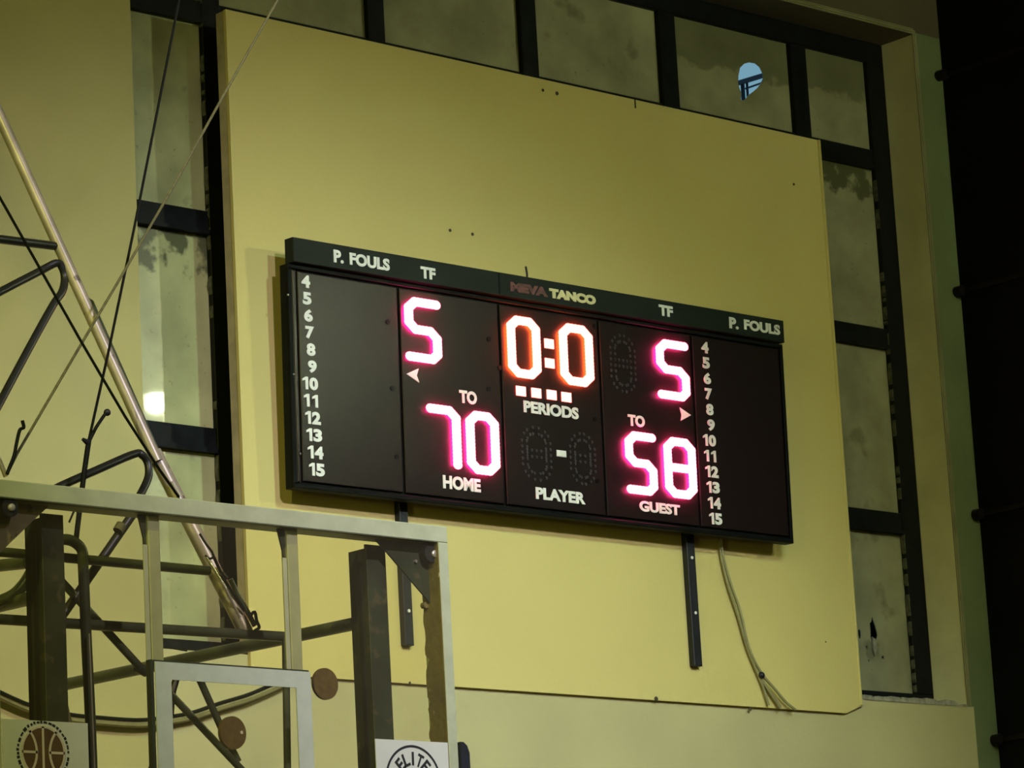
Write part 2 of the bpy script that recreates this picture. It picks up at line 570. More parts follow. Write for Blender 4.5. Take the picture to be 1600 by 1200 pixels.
def blob(cx, cz, r, n=14, j=0.3, sx=1.0, sz=1.0):
    return [(cx + sx * r * (1 + random.uniform(-j, j)) * math.cos(2 * PI * k / n), cz + sz * r * (1 + random.uniform(-j, j)) * math.sin(2 * PI * k / n)) for k in range(n)]


kinds = {(0, 0): 'plain', (0, 1): 'plain', (0, 2): 'mould', (0, 3): 'plain', (5, 0): 'damp', (5, 1): 'mould', (5, 2): 'streak', (5, 3): 'streak',
         (4, 0): 'damp', (3, 0): 'streak', (2, 0): 'plain', (1, 0): 'plain'}
LEFTC_LIT = (0.42, 0.43, 0.19)  # lighter glass base stands for the extra light on the left panes
for ci, (x0, x1) in enumerate(COLX):
    for ri, (z0, z1) in enumerate(ROWZ):
        kind = kinds.get((ci, ri), 'plain')
        key = 'pane_%d_%d' % (ci, ri) if (ci, ri) in kinds else 'pane_hidden'
        if key not in M:
            M[key] = pane_mat('grimy_glass_' + str(len(M)), kind, seed=ci * 3.1 + ri * 1.7,
                              base=LEFTC_LIT if ci == 0 else (0.33, 0.32, 0.18), dark=(0.085, 0.095, 0.045) if ci == 0 else (0.075, 0.08, 0.03))
        e = 0.006
        out = [(x0 - e, z0 - e), (x1 + e, z0 - e), (x1 + e, z1 + e), (x0 - e, z1 + e)]
        holes = []
        if (ci, ri) == (4, 0):
            hp = [(1153, 131), (1153.5, 118), (1156, 106), (1162, 100), (1170, 97.5), (1180, 99), (1187, 105), (1191, 114), (1192.5, 122),
                  (1189, 130), (1184, 137), (1176, 144), (1169, 149), (1165, 155), (1161, 157), (1157, 156), (1158, 146), (1155, 138)]
            holes.append([(at(a, b, FY + 0.03).x, at(a, b, FY + 0.03).z) for a, b in hp])
        if (ci, ri) == (5, 3):
            for a, b, r in ((1364, 985, .035), (1343, 990, .014), (1354, 1011, .010), (1357, 1032, .006), (1379, 1027, .009)):
                p = at(a, b, FY + 0.03)
                holes.append(blob(p.x, p.z, r, 12, 0.3, 0.8, 1.7 if r > .012 else 1.0))
        MB().prism(out, FY + 0.028, FY + 0.033, holes).build('pane', M[key], win)
MB().box(13.66, 14.17, 12.50, 12.52, 4.25, 5.15).build('hole_backing', M['outside_steel'], win)  # unseen dark board added so the small pane holes look black
# grime shards round the shot hole and the split glass
mb = MB()
p = at(1366, 1010, FY + 0.02)
mb.prism([(p.x - .01, p.z + .05), (p.x + .012, p.z + .04), (p.x + .02, p.z - .01), (p.x, p.z - .05), (p.x - .012, p.z - .02)], FY + 0.018, FY + 0.027)
mb.build('glass_shard', M['plaster'], win, label='pale loose glass shard')
# ragged putty along the frame at the left of the board and the right column
mb = MB()
for xx, zlo, zhi, sgn in ((9.615, 4.3, 7.7, -1), (9.70, 4.3, 7.1, 1), (14.155, 4.3, 7.1, -1)):
    z = zlo
    while z < zhi:
        h = random.uniform(0.02, 0.12)
        if random.random() < 0.6:
            wd = random.uniform(0.003, 0.010)
            mb.prism([(xx, z), (xx + sgn * wd, z + h * .3), (xx + sgn * wd * .6, z + h * .8), (xx, z + h)], FY - 0.004, FY + 0.02)
        z += h * 1.4
o = mb.build('putty', M['putty'], win, label='ragged crumbling putty')
o['kind'] = 'stuff'

# steel outside, seen through the hole in the glass
ob = thing('roof_truss', 'dark blue roof truss outside, seen through the hole in the glass', 'truss', (15.4, 14.6, 6.0))
a, b = at(1130, 137, 14.6), at(1215, 111, 14.6)
MB().tube([a + (a - b) * 2, b + (b - a) * 2], 0.016, 8).build('beam', M['outside_steel'], ob)
tb_ = [at(1340, 960, 14.6), at(1395, 1040, 14.6)]
MB().box(tb_[0].x, tb_[1].x, 14.6, 14.62, tb_[1].z, tb_[0].z).build('dark_plate', M['outside_steel'], ob)  # dark plate added behind the right pane's holes, no part of the truss
a, b = at(1128, 152, 14.6), at(1210, 123, 14.6)
MB().tube([at(1165, 138.5, 14.6), b + (b - a)], 0.006, 8).build('rail', M['outside_steel'], ob)
for px, r in ((1160, 0.013), (1167, 0.008)):
    a, b = at(px, 128, 14.6), at(px + 3, 178, 14.6)
    MB().tube([a, b + (b - a) * 3], r, 8).build('post', M['outside_steel'], ob)

# ------------------------------------------------------------------ board over the window
PY = 12.10
PX0, PX1, PZ0, PZ1 = 9.556, 13.452, 4.118, 7.122
pan = thing('wall_board', 'large yellow painted board covering the middle of the window behind the scoreboard', 'board', ((PX0 + PX1) / 2, PY, PZ0))
c = 0.07
MB().prism([(PX0, PZ0), (PX1 - 0.12, PZ0), (PX1, PZ0 + 0.045), (PX1, PZ1), (PX0, PZ1)], PY, PY + 0.018).build('sheet', M['panel'], pan)
# battens behind the sheet give the board its thick edge
for bx in ((PX0 + 0.002, PX0 + 0.05, ZS + 0.01, PZ1 - 0.002), (PX1 - 0.05, PX1 - 0.002, ZS + 0.01, PZ1 - 0.002), (PX0 + 0.05, PX1 - 0.05, PZ1 - 0.05, PZ1 - 0.002)):
    MB().box(bx[0], bx[1], PY + 0.018, PY + 0.075, bx[2], bx[3]).build('edge_batten', M['panel_edge'], pan)
mb = MB()
mb.tube([(PX1 - 0.012, PY + 0.004, PZ0 + 0.045), (PX1 - 0.010, PY + 0.003, PZ1)], 0.012, 8)
mb.build('edge_bead', M['panel'], pan, smooth=True)
for px, py, r in ((703, 360, .008), (738, 366, .008), (848, 141, .008), (870, 146, .010), (1240, 288, .007), (1025, 1092, .012), (1172, 1108, .009),
                  (640, 1067, .006), (1290, 1003, .004)):
    p = at(px, py, PY)
    MB().disc((p.x, PY - 0.003, p.z), r, PY + 0.001, 8).build('nail_hole', M['nail'], pan)
p = at(992, 160, PY)
MB().box(p.x - 0.004, p.x + 0.004, PY - 0.003, PY + 0.001, p.z - 0.03, PZ1).build('crack', M['nail'], pan)

# ------------------------------------------------------------------ scoreboard
SY0 = 11.95            # front plane of the scoreboard
KS = SY0 / 12.0
TOPZ = 1.9 + 4.165 * KS
BOTZ = 1.9 + 3.037 * KS
SX0, SX1 = 9.772 * KS, 12.947 * KS
TILT = math.radians(1.2)
sb = thing('scoreboard', 'long black electronic basketball scoreboard with glowing digits hung on the yellow board', 'scoreboard', (SX0, SY0, TOPZ))
sb['_o'] = (0, 0, 0)
sb.rotation_euler = (TILT, 0, 0)   # foot leans a little towards the hall
PLN = Vector((0, -math.cos(TILT), -math.sin(TILT)))


def sp(px, py):
    """local x,z on the tilted front plane of the scoreboard"""
    d = RX * (px - 800) + DN * (py - 600) + FW * FPX
    o0 = Vector((SX0, SY0, TOPZ))
    t = (o0 - CAM).dot(PLN) / d.dot(PLN)
    q = CAM + d * t - o0
    return q.x, q.z / math.cos(TILT)


W_ = SX1 - SX0
H0 = -0.116           # top of the main box (below the header)
H1 = sp(850, 803)[1]
H1 = BOTZ - TOPZ
hb = MB()
hb.box(0, W_, 0.012, 0.055, H1, H0)
hb.build('housing', M['housing'], sb)
fb = MB()
e = 0.02
fb.bbox(0, W_, -0.004, 0.012, H0 - e, H0, 0.003).bbox(0, W_, -0.004, 0.010, H1, H1 + e, 0.003)
fb.bbox(0, e, -0.004, 0.010, H1 + e, H0 - e, 0.003).bbox(W_ - e, W_, -0.004, 0.010, H1 + e, H0 - e, 0.003)
fb.build('front_frame', M['housing'], sb)
divs = [0.045, 10.412 * KS - SX0, 11.026 * KS - SX0, 11.666 * KS - SX0, 12.295 * KS - SX0, W_ - 0.024]
for a, b in zip(divs[:-1], divs[1:]):
    MB().bbox(a + 0.009, b - 0.007, -0.002, 0.010, H1 + 0.034, H0 - 0.030, 0.003).build('face_panel', M['face'], sb)
MB().bbox(0.022, 0.043, -0.002, 0.010, H1 + 0.028, H0 - 0.024, 0.003).build('edge_strip', M['face'], sb)
MB().bbox(0.012, W_ - 0.012, -0.030, 0.03, H0 + 0.004, 0.0, 0.003).build('header_strip', M['header'], sb)
x = sp(774, 455)[0]
MB().box(x - 0.004, x + 0.002, -0.032, -0.029, H0 + 0.008, -0.004).build('header_seam', M['housing'], sb)


def text_mesh(body, x0, x1, z0, z1, y, mt, parent, name='lettering', label=None, offset=0.018, depth=0.003, shear=0.0, spacing=1.0):
    cu = bpy.data.curves.new('t', 'FONT')
    cu.body = body
    cu.size = 1.0
    cu.offset = offset
    cu.space_character = spacing
    cu.resolution_u = 4
    to = bpy.data.objects.new('t', cu)
    COL.objects.link(to)
    dg = bpy.context.evaluated_depsgraph_get()
    me = bpy.data.meshes.new_from_object(to.evaluated_get(dg))
    bpy.data.objects.remove(to)
    xs = [v.co.x for v in me.vertices]
    ys = [v.co.y for v in me.vertices]
    ax, bx, ay, by = min(xs), max(xs), min(ys), max(ys)
    mb_ = MB()
    vf = [(x0 + (v.co.x - ax) / (bx - ax) * (x1 - x0), y - depth, z0 + (v.co.y - ay) / (by - ay) * (z1 - z0)) for v in me.vertices]
    vf = [(p[0] + shear * (p[2] - z0), p[1], p[2]) for p in vf]
    n = len(vf)
    vb = [(p[0], y, p[2]) for p in vf]
    fs = []
    for po in me.polygons:
        t = list(po.vertices)
        A, B, C_ = [Vector(vf[i]) for i in t[:3]]
        if (B - A).cross(C_ - A).y > 0:
            t.reverse()
        fs.append(tuple(t))
    cnt = {}
    for f in fs:
        for i in range(len(f)):
            e_ = (f[i], f[(i + 1) % len(f)])
            cnt[e_] = 1
    for (a_, b_) in list(cnt):
        if (b_, a_) not in cnt:
            fs.append((b_, a_, a_ + n, b_ + n))
    mb_.add(vf + vb, fs)
    return mb_.build(name, mt, parent, label=label)


def sb_text(body, tl, br, mt='letter', y=-0.002, label=None, bl=None, **k):
    """tl / br: pixels of the top-left and bottom-right corners of the word"""
    x0, z1 = sp(*tl)
    x1, z0 = sp(*br)
    if bl:
        xb, z0b = sp(*bl)
        x0 = (x0 + xb) / 2
        z0 = (z0 + z0b) / 2
    return text_mesh(body, x0, x1, z0, z1, y, M[mt], sb, label=label or ('lettering reading ' + body), **k)


HY = -0.030
sb_text('P.', (514, 392), (530, 414.5), y=HY, offset=0.045)
sb_text('FOULS', (539, 396.5), (602, 426), y=HY, offset=0.045)
sb_text('TF', (650, 418), (673.5, 440), y=HY, offset=0.045)
sb_text('MEVA', (790, 442), (849, 466.5), 'letter_red', y=HY, offset=0.075)
sb_text('TANCO', (851, 452), (924, 479), 'letter_yellow', y=HY, offset=0.075)
sb_text('TF', (1022, 477.5), (1044.5, 498), y=HY, offset=0.045)
sb_text('P.', (1132, 497), (1147, 517), y=HY, offset=0.045)
sb_text('FOULS', (1155, 500.5), (1212, 526), y=HY, offset=0.045)
sb_text('TO', (716.5, 609), (744.5, 633), offset=0.045)
sb_text('HOME', (691, 742), (750.5, 770), offset=0.045)
sb_text('PERIODS', (817, 625.5), (903.5, 656), offset=0.045)
sb_text('PLAYER', (836, 761), (914, 788.5), offset=0.045)
sb_text('TO', (980, 647), (1007, 668.5), offset=0.045)
sb_text('GUEST', (998, 782), (1062, 806), offset=0.045)
# player numbers, right-aligned in their columns
for (xa, ya), (xb, yb) in (((483.5, 441), (506.5, 735.5)), ((1106, 544), (1127.5, 812))):
    ra, za = sp(xa, ya)
    rb, zb = sp(xb, yb)
    for i in range(12):
        t = i / 11
        s = str(4 + i)
        zc = za + (zb - za) * t
        xr = ra + (rb - ra) * t
        hh = 0.0285
        if len(s) == 2:
            # leading 1 with its flag
            x1 = xr - 0.054
            MB().prism([(x1 - 0.017, zc - hh), (x1 - 0.002, zc - hh), (x1 - 0.002, zc + hh), (x1 - 0.015, zc + hh), (x1 - 0.034, zc + hh * .62), (x1 - 0.034, zc + hh * .28), (x1 - 0.017, zc + hh * .48)],
                       -0.005, -0.002).build('numeral', M['letter'], sb)
        if s[-1] == '1':
            x1 = xr - 0.006
            MB().prism([(x1 - 0.017, zc - hh), (x1 - 0.002, zc - hh), (x1 - 0.002, zc + hh), (x1 - 0.015, zc + hh), (x1 - 0.034, zc + hh * .62), (x1 - 0.034, zc + hh * .28), (x1 - 0.017, zc + hh * .48)],
                       -0.005, -0.002).build('numeral', M['letter'], sb)
        else:
            text_mesh(s[-1], xr - 0.049, xr, zc - hh, zc + hh, -0.002, M['letter'], sb, 'numeral', 'white numeral ' + s[-1] + ' of the number ' + s, offset=0.05)


# LED digits ---------------------------------------------------------------
def stroke(mb_, pts, t, y0, y1, step=0.42):
    """chain of round LEDs along a polyline, filled between"""
    for (x0, z0), (x1, z1) in zip(pts[:-1], pts[1:]):
        L = math.hypot(x1 - x0, z1 - z0)
        ux, uz = (x1 - x0) / L, (z1 - z0) / L
        nx, nz_ = -uz * t * .485, ux * t * .485
        mb_.prism([(x0 - nx, z0 - nz_), (x1 - nx, z1 - nz_), (x1 + nx, z1 + nz_), (x0 + nx, z0 + nz_)], y0 + .0006, y1)
        n = max(1, int(round(L / (t * step))))
        for k in range(n + 1):
            q = k / n
            cx, cz = x0 + (x1 - x0) * q, z0 + (z1 - z0) * q
            mb_.prism([(cx + t * .52 * math.cos(2 * PI * j / 12), cz + t * .52 * math.sin(2 * PI * j / 12)) for j in range(12)], y0 + random.uniform(0, .0004), y1)


def digit_paths(d, w_, h, t):
    L, R, T, B = t / 2, w_ - t / 2, h - t / 2, t / 2
    Mm = (T + B) / 2
    c_ = t * 0.75
    P = {
        '0': [[(L, T - c_), (L + c_, T), (R - c_, T), (R, T - c_), (R, B + c_), (R - c_, B), (L + c_, B), (L, B + c_), (L, T - c_)]],
        '5': [[(R, T), (L + c_, T), (L, T - c_), (L, Mm + c_), (L + c_, Mm), (R - c_, Mm), (R, Mm - c_), (R, B + c_ * .8), (R - c_ * .8, B), (L, B)]],
        '7': [[(L, T), (R - c_, T), (R, T - c_), (R, B)]],
        '8': [[(L, T - c_), (L + c_, T), (R - c_, T), (R, T - c_), (R, B + c_), (R - c_, B), (L + c_, B), (L, B + c_), (L, T - c_)], [(L, Mm), (R, Mm)]],
    }
    return P[d]


def digit(d, tl, br, t, mt, label, y0=-0.021):
    x0, z1 = sp(*tl)
    x1, z0 = sp(*br)
    # strokes are drawn in a space stretched in z, so level strokes come out thinner than upright ones
    q = 0.80
    mb_ = MB()
    for path in digit_paths(d, x1 - x0, (z1 - z0) / q, t):
        stroke(mb_, [(x0 + a_, b_) for a_, b_ in path], t, y0, y0 + 0.004)
    mb_.v = [(a_, b_, z0 + c_ * q) for a_, b_, c_ in mb_.v]
    o_ = mb_.build('digit', mt, sb, label=label)
    # hidden emitter added behind each digit throws its halo onto the face
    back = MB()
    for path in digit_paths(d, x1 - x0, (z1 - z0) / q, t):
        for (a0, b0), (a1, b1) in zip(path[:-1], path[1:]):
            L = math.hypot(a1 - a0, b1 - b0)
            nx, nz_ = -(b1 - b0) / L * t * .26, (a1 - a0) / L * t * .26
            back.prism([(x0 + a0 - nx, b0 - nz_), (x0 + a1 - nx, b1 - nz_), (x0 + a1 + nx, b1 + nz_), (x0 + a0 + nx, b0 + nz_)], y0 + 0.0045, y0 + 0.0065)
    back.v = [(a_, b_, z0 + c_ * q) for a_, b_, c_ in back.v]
    back.build('halo_emitter', M['led_red_back'] if mt is M['led_red'] else M['led_orange_back'], o_)
    return o_


T_ = 0.052
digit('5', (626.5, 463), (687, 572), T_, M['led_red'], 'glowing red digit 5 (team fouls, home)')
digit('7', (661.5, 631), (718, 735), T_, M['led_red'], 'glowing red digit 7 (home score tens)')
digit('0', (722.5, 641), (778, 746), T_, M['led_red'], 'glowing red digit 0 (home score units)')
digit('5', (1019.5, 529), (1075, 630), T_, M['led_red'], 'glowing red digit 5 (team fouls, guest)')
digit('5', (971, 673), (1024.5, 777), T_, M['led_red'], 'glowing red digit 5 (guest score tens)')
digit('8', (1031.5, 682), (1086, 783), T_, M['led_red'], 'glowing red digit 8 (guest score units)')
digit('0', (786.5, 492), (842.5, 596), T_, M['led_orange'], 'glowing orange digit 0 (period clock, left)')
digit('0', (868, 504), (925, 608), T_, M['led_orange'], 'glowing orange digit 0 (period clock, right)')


def led_square(px, py, wpx, hpx, mt, name, y0=-0.012, label=None):
    x0, z1 = sp(px - wpx / 2, py)
    x1, z0 = sp(px + wpx / 2, py)
    cz = sp(px, py)[1]
    hz = hpx / 355 / 2
    mb_ = MB()
    mb_.bbox(x0, x1, y0, y0 + 0.008, cz - hz, cz + hz, 0.003)
    return mb_.build(name, mt, sb, label=label)


led_square(856.5, 537.5, 14, 16, M['led_orange'], 'colon_dot')
led_square(857.5, 568, 14, 16, M['led_orange'], 'colon_dot')
for px, py in ((812.5, 611.5), (836.5, 614.5), (860.5, 617.5), (883.5, 621)):
    led_square(px, py, 14.5, 16, M['led_orange'], 'period_dot')
led_square(876.7, 709, 15, 11, M['letter'], 'dash', y0=-0.006, label='small white dash between the unlit player digits')


def unlit(tl, br, t):
    x0, z1 = sp(*tl)
    x1, z0 = sp(*br)
    mb_ = MB()
    for path in digit_paths('8', x1 - x0, z1 - z0, t):
        for (a0, b0), (a1, b1) in zip(path[:-1], path[1:]):
            L = math.hypot(a1 - a0, b1 - b0)
            n = max(1, int(L / 0.026))
            nx, nz_ = -(b1 - b0) / L, (a1 - a0) / L
            for k in range(n):
                q = (k + .5) / n
                for s in (-1, 1):
                    cx = x0 + a0 + (a1 - a0) * q + nx * s * t * .3
                    cz = z0 + b0 + (b1 - b0) * q + nz_ * s * t * .3
                    mb_.disc((cx, -0.006, cz), 0.0075, -0.001, 6)
    o_ = mb_.build('unlit_digit', M['led_off'], sb, label='unlit dark digit of small lamps')
    return o_


unlit((811, 662), (864, 756), .05)
unlit((886, 672), (933, 762), .05)
unlit((949, 518), (996, 618), .05)
# possession arrows
for tip, up, lo, notch in (((634, 584.5), (653, 576), (654, 598), (650, 587)), ((1078.5, 649), (1061, 637), (1063, 657.5), (1064, 648))):
    mb = MB().prism([sp(*tip), sp(*lo), sp(*notch), sp(*up)], -0.006, -0.001)
    mb.build('arrow', M['letter'], sb, label='white possession arrow')
# screws
for px, py in ((605, 503), (612, 607), (619, 714), (763, 530), (763, 608), (780, 575), (933, 752), (928, 510), (929, 655)):
    x_, z_ = sp(px, py)
    MB().disc((x_, -0.006, z_), 0.012, 0.0, 10).build('screw', M['housing'], sb)
for px, py in ((449, 461), (458, 585), (468, 709)):
    x_, z_ = sp(px, py)
    MB().disc((x_, -0.007, z_), 0.005, 0.0, 8).build('screw', M['screw'], sb)
x_, z_ = sp(826, 436)
MB().tube([(x_, 0.01, z_ - .02), (x_ + .002, 0.012, z_ + .03), (x_ - .006, 0.01, z_ + .062)], 0.005, 6).build('wire_end', M['bar'], sb, label='short black wire standing up from the header')

for zc in (-0.25, -0.95):
    for xc in (10.412 * KS - SX0 + .04, 12.24 * KS - SX0 + .05):
        MB().box(xc - 0.02, xc + 0.02, 0.05, 0.095, zc - 0.03, zc + 0.03).build('bracket', M['bar'], sb)
# mounting bars with bright screws: they hold the scoreboard off the yellow board
for n_, (x0, x1, zb) in enumerate(((10.412, 10.462, 4.285), (12.236, 12.290, 4.292))):
    br_ = thing('mounting_bar', ('left' if n_ == 0 else 'right') + ' black steel mounting bar running down below the scoreboard' + (', behind the backboard frame' if n_ == 0 else ', in the open'), 'bar', ((x0 + x1) / 2, PY, zb), 'scoreboard mounting bars')
    MB().bbox(x0, x1, PY - 0.036, PY - 0.001, zb, 6.0, 0.003).build('flat_bar', M['bar'], br_)
    for zc in ((4.44, 4.72) if n_ == 0 else (4.55, 4.82)):
        MB().disc(((x0 + x1) / 2, PY - 0.040, zc), 0.008, PY - 0.034, 8).build('bolt', M['bright_screw'], br_)

# cables hanging from the scoreboard's foot
def cable(pts, r, mt, name, label, cat='cable', Y=None, group=None, n=6, sides=6, parent=None):
    P_ = [at(a_, b_, Y if Y else c_) for a_, b_, *q in pts for c_ in (q or [0])]
    o_ = MB().tube(smooth_path(P_, n), r, sides).build(name, mt, parent, smooth=True)
    if parent is None:
        tag(o_, label, cat, group)
    return o_


CY = 12.085
cable([(1122, 832), (1125, 845), (1127, 870), (1137.5, 915), (1154, 965), (1168, 1014), (1190, 1068), (1201, 1102)], 0.008, M['cable_tan'],
      'cable', 'tan cable dropping from the scoreboard and ending left of the others', Y=CY)
cable([(1127, 838), (1130, 870), (1142, 913), (1157, 957), (1170, 1012), (1190, 1052), (1212, 1078), (1228, 1097), (1243, 1109)], 0.007, M['cable_tan'],
      'cable', 'tan cable with the black clip, curving right at its lower end', Y=CY - 0.008)
cable([(1186, 1052), (1194, 1068), (1205, 1085), (1219, 1106)], 0.010, M['cable_tan'], 'cable', 'short tan cable between the two long hanging cables', Y=CY)
p = at(1190, 1055, CY - 0.012)
tag(MB().sphere(p, 0.017).build('cable_clip', M['bar'], smooth=True), 'small black clip on the hanging cable right of the scoreboard', 'clip')

# long drooping conduit at the foot of the wall, left
cp = [(-30, 1072), (0, 1086), (24, 1097), (50, 1107), (110, 1121), (160, 1126), (200, 1129), (228, 1129), (268, 1124), (300, 1118), (330, 1108),
      (348, 1102), (385, 1091), (412, 1080), (440, 1067), (470, 1050)]
dr = thing('drooping_conduit', 'tan drooping conduit on the wall behind the clear backboard', 'conduit', at(228, 1129, WY - 0.04))
MB().tube(smooth_path([at(a_, b_, WY - 0.04) for a_, b_ in cp], 5), 0.021, 8).build('sleeve', M['cable_tan'], dr, smooth=True)
MB().tube(smooth_path([at(a_, b_ - 5, WY - 0.065) for a_, b_ in cp], 5), 0.007, 6).build('wire', M['cable_dark'], dr, smooth=True)

# ------------------------------------------------------------------ backboard
BY = 8.20
BX0, BX1, BZ1, BZ0 = 5.560, 7.268, 3.902, 2.86
bb = thing('basketball_backboard', 'clear acrylic basketball backboard in a pale grey-green steel frame, seen from the front', 'backboard', ((BX0 + BX1) / 2, BY, BZ0))
mb = MB().bbox(BX0, BX1, BY, BY + 0.085, BZ1 - 0.052, BZ1, 0.003)
mb.build('top_rail', M['bframe'], bb)
MB().bbox(BX0, BX1, BY, BY + 0.085, BZ0, BZ0 + 0.05, 0.003).build('bottom_rail', M['bframe'], bb)
MB().bbox(BX0, BX0 + 0.038, BY, BY + 0.085, BZ0 + 0.05, BZ1 - 0.052, 0.003).build('side_rail', M['bframe'], bb)
MB().bbox(BX1 - 0.038, BX1, BY, BY + 0.085, BZ0 + 0.05, BZ1 - 0.052, 0.003).build('side_rail', M['bframe'], bb)
# rusty inner flange, its side's different light put into the brown; ragged back edge
pts = []
zz_ = BZ0 + 0.05
ragged = []
while zz_ < BZ1 - 0.06:
    ragged.append((BY + 0.088 - abs(random.gauss(0, .006)) - (0.012 if random.random() < .1 else 0), zz_))
    zz_ += random.uniform(0.012, 0.03)
prof = [(BY + 0.002, BZ1 - 0.053), (BY + 0.002, BZ0 + 0.05)] + ragged
v = [(BX1 - 0.0405, a_, b_) for a_, b_ in prof]
v2 = [(BX1 - 0.0385, a_, b_) for a_, b_ in prof]
n = len(prof)
tri = geometry.tessellate_polygon([[Vector((a_, b_, 0)) for a_, b_ in prof]])
fs = [tuple(t) for t in tri] + [tuple(i + n for i in t[::-1]) for t in tri] + [(i, (i + 1) % n, (i + 1) % n + n, i + n) for i in range(n)]
MB().add(v, fs).add([], []) if False else None
fl = MB()
fl.add(v + v2, fs)
fl.build('rusty_shaded_flange', M['brust'], bb, label='rust-brown peeling inner face of the right rail, its different light put into the colour')
MB().box(BX0 + 0.038, BX1 - 0.0415, BY + 0.006, BY + 0.016, BZ0 + 0.05, BZ1 - 0.052).build('acrylic_sheet', M['acrylic'], bb, label='clear dusty acrylic sheet')
# target rectangle
tx0, tx1, tz1, tz0, tw = 6.130, 6.700, 3.418, 2.99, 0.050
mb = MB()
mb.prism([(tx0, tz0), (tx1, tz0), (tx1, tz1), (tx0, tz1)], BY + 0.002, BY + 0.006, [[(tx0 + tw + .006, tz0 + tw), (tx0 + tw + .006, tz1 - tw), (tx1 - tw - .006, tz1 - tw), (tx1 - tw - .006, tz0 + tw)]])
mb.build('target_rectangle', M['target'], bb, label='pale painted target rectangle')
mb = MB()
mb.prism([(tx0 - .012, tz0), (tx0, tz0), (tx0, tz1), (tx1, tz1), (tx1, tz1 + .006), (tx0 - .012, tz1 + .006)], BY + 0.010, BY + 0.03)
mb.build('target_backing', M['channel'], bb, label='dark backing edge of the target rectangle')
# vertical straps behind the sheet from the top rail to the target
for x0 in (6.142, 6.655):
    MB().bbox(x0, x0 + 0.042, BY + 0.030, BY + 0.060, tz1 - 0.02, BZ1 - 0.05, 0.003).build('strap', M['bframe'], bb)
    mb = MB().prism([(x0 - 0.028, BZ1 - 0.05), (x0, BZ1 - 0.05), (x0, BZ1 - 0.20), (x0 - .01, BZ1 - 0.12)], BY + 0.040, BY + 0.046)
    mb.build('strap_gusset', M['channel'], bb)
    MB().bbox(x0 - 0.018, x0 - 0.002, BY + 0.032, BY + 0.036, tz1, BZ1 - 0.14, 0.001).build('strap_flange', M['target'], bb)
# corner gussets and bolts
for sx, x, gm in ((1, BX1 - 0.04, 'channel'), (-1, BX0 + 0.04, 'pole')):
    MB().prism([(x, BZ1 - 0.052), (x - sx * 0.21, BZ1 - 0.052), (x - sx * 0.17, BZ1 - 0.085), (x - sx * 0.0, BZ1 - 0.235)], BY + 0.050, BY + 0.056).build('corner_gusset', M[gm], bb)
p = at(668, 866, BY + 0.04)
MB().disc((p.x, p.y - 0.02, p.z), 0.028, p.y + 0.008, 18).build('bolt', M['rubber'], bb, label='black rubber bolt collar, upper right corner')
MB().disc((p.x + 0.010, p.y - 0.028, p.z - 0.002), 0.012, p.y - 0.015, 12, dome=0.004).build('bolt', M['steel_bolt'], bb)
p = at(10, 795, BY + 0.03)
MB().disc((p.x, p.y - 0.02, p.z), 0.027, p.y + 0.015, 18).build('bolt', M['rubber'], bb, label='black rubber bolt collar, upper left corner')
MB().disc((p.x + 0.002, p.y - 0.030, p.z), 0.011, p.y - 0.018, 12, dome=0.004).build('bolt', M['steel_bolt'], bb)
p = at(650, 877, BY + 0.045)
MB().disc((p.x, p.y - 0.002, p.z), 0.005, p.y + 0.005, 8).build('bolt', M['steel_bolt'], bb)
p = at(663, 946, BY + 0.07)
MB().disc((p.x, p.y - 0.01, p.z), 0.010, p.y + 0.008, 10).build('bolt', M['brust'], bb)
# pale stay across the corner_gusset
a, b = at(634, 872, BY + 0.062), at(668, 908, BY + 0.062)
MB().tube([a, b], 0.010, 8).build('stay', M['bright_rod'], bb)
# two vertical mounting channels behind the sheet
for x0, x1, zt, zb in ((5.812, 5.888, 3.838, 3.0), (7.012, 7.090, 3.842, 2.8)):
    ch = MB()
    y0 = 8.290
    ch.bbox(x0, x1, y0, y0 + 0.010, zb, zt, 0.002)
    ch.box(x0, x0 + 0.008, y0 + .01, y0 + 0.085, zb, zt - 0.012)
    ch.box(x1 - 0.008, x1, y0 + .01, y0 + 0.085, zb, zt - 0.012)
    ch.build('mounting_channel', M['channel'], bb)
    MB().box(x0 - 0.0035, x0, y0 + 0.028, y0 + 0.046, zb, zt - 0.05).build('channel_slot', M['tube_black'], bb)
# protective edge padding at the lower right corner
px0 = BX1 + 0.001
MB().prism([(px0, 2.80), (px0 + 0.035, 2.80), (px0 + 0.035, 3.20), (px0 + 0.026, 3.222), (px0 + 0.012, 3.232), (px0, 3.232)], BY - 0.010, BY + 0.075).build('edge_padding', M['rubber'], bb, label='navy black rubber padding on the right edge')

# stickers ------------------------------------------------------------
SY = BY + 0.001
stl = thing('sticker', 'pale square sticker with a brown basketball emblem, lower left corner of the backboard', 'sticker', (5.745, SY, 2.95), 'backboard stickers')
MB().prism([(5.600, 2.95), (5.888, 2.95), (5.888, 3.229), (5.600, 3.229)], SY, SY + 0.003).build('sheet', M['paper'], stl)
c0 = at(67.5, 1175.5, SY)
cx, cz, R0 = c0.x, c0.z, 0.0715


def ring(mb_, cx_, cz_, r0, r1, a0, a1, y0, y1, n=24):
    pts_ = [(cx_ + r1 * math.cos(a0 + (a1 - a0) * k / n), cz_ + r1 * math.sin(a0 + (a1 - a0) * k / n)) for k in range(n + 1)]
    pts_ += [(cx_ + r0 * math.cos(a1 + (a0 - a1) * k / n), cz_ + r0 * math.sin(a1 + (a0 - a1) * k / n)) for k in range(n + 1)]
    mb_.prism(pts_, y0, y1)
    return mb_


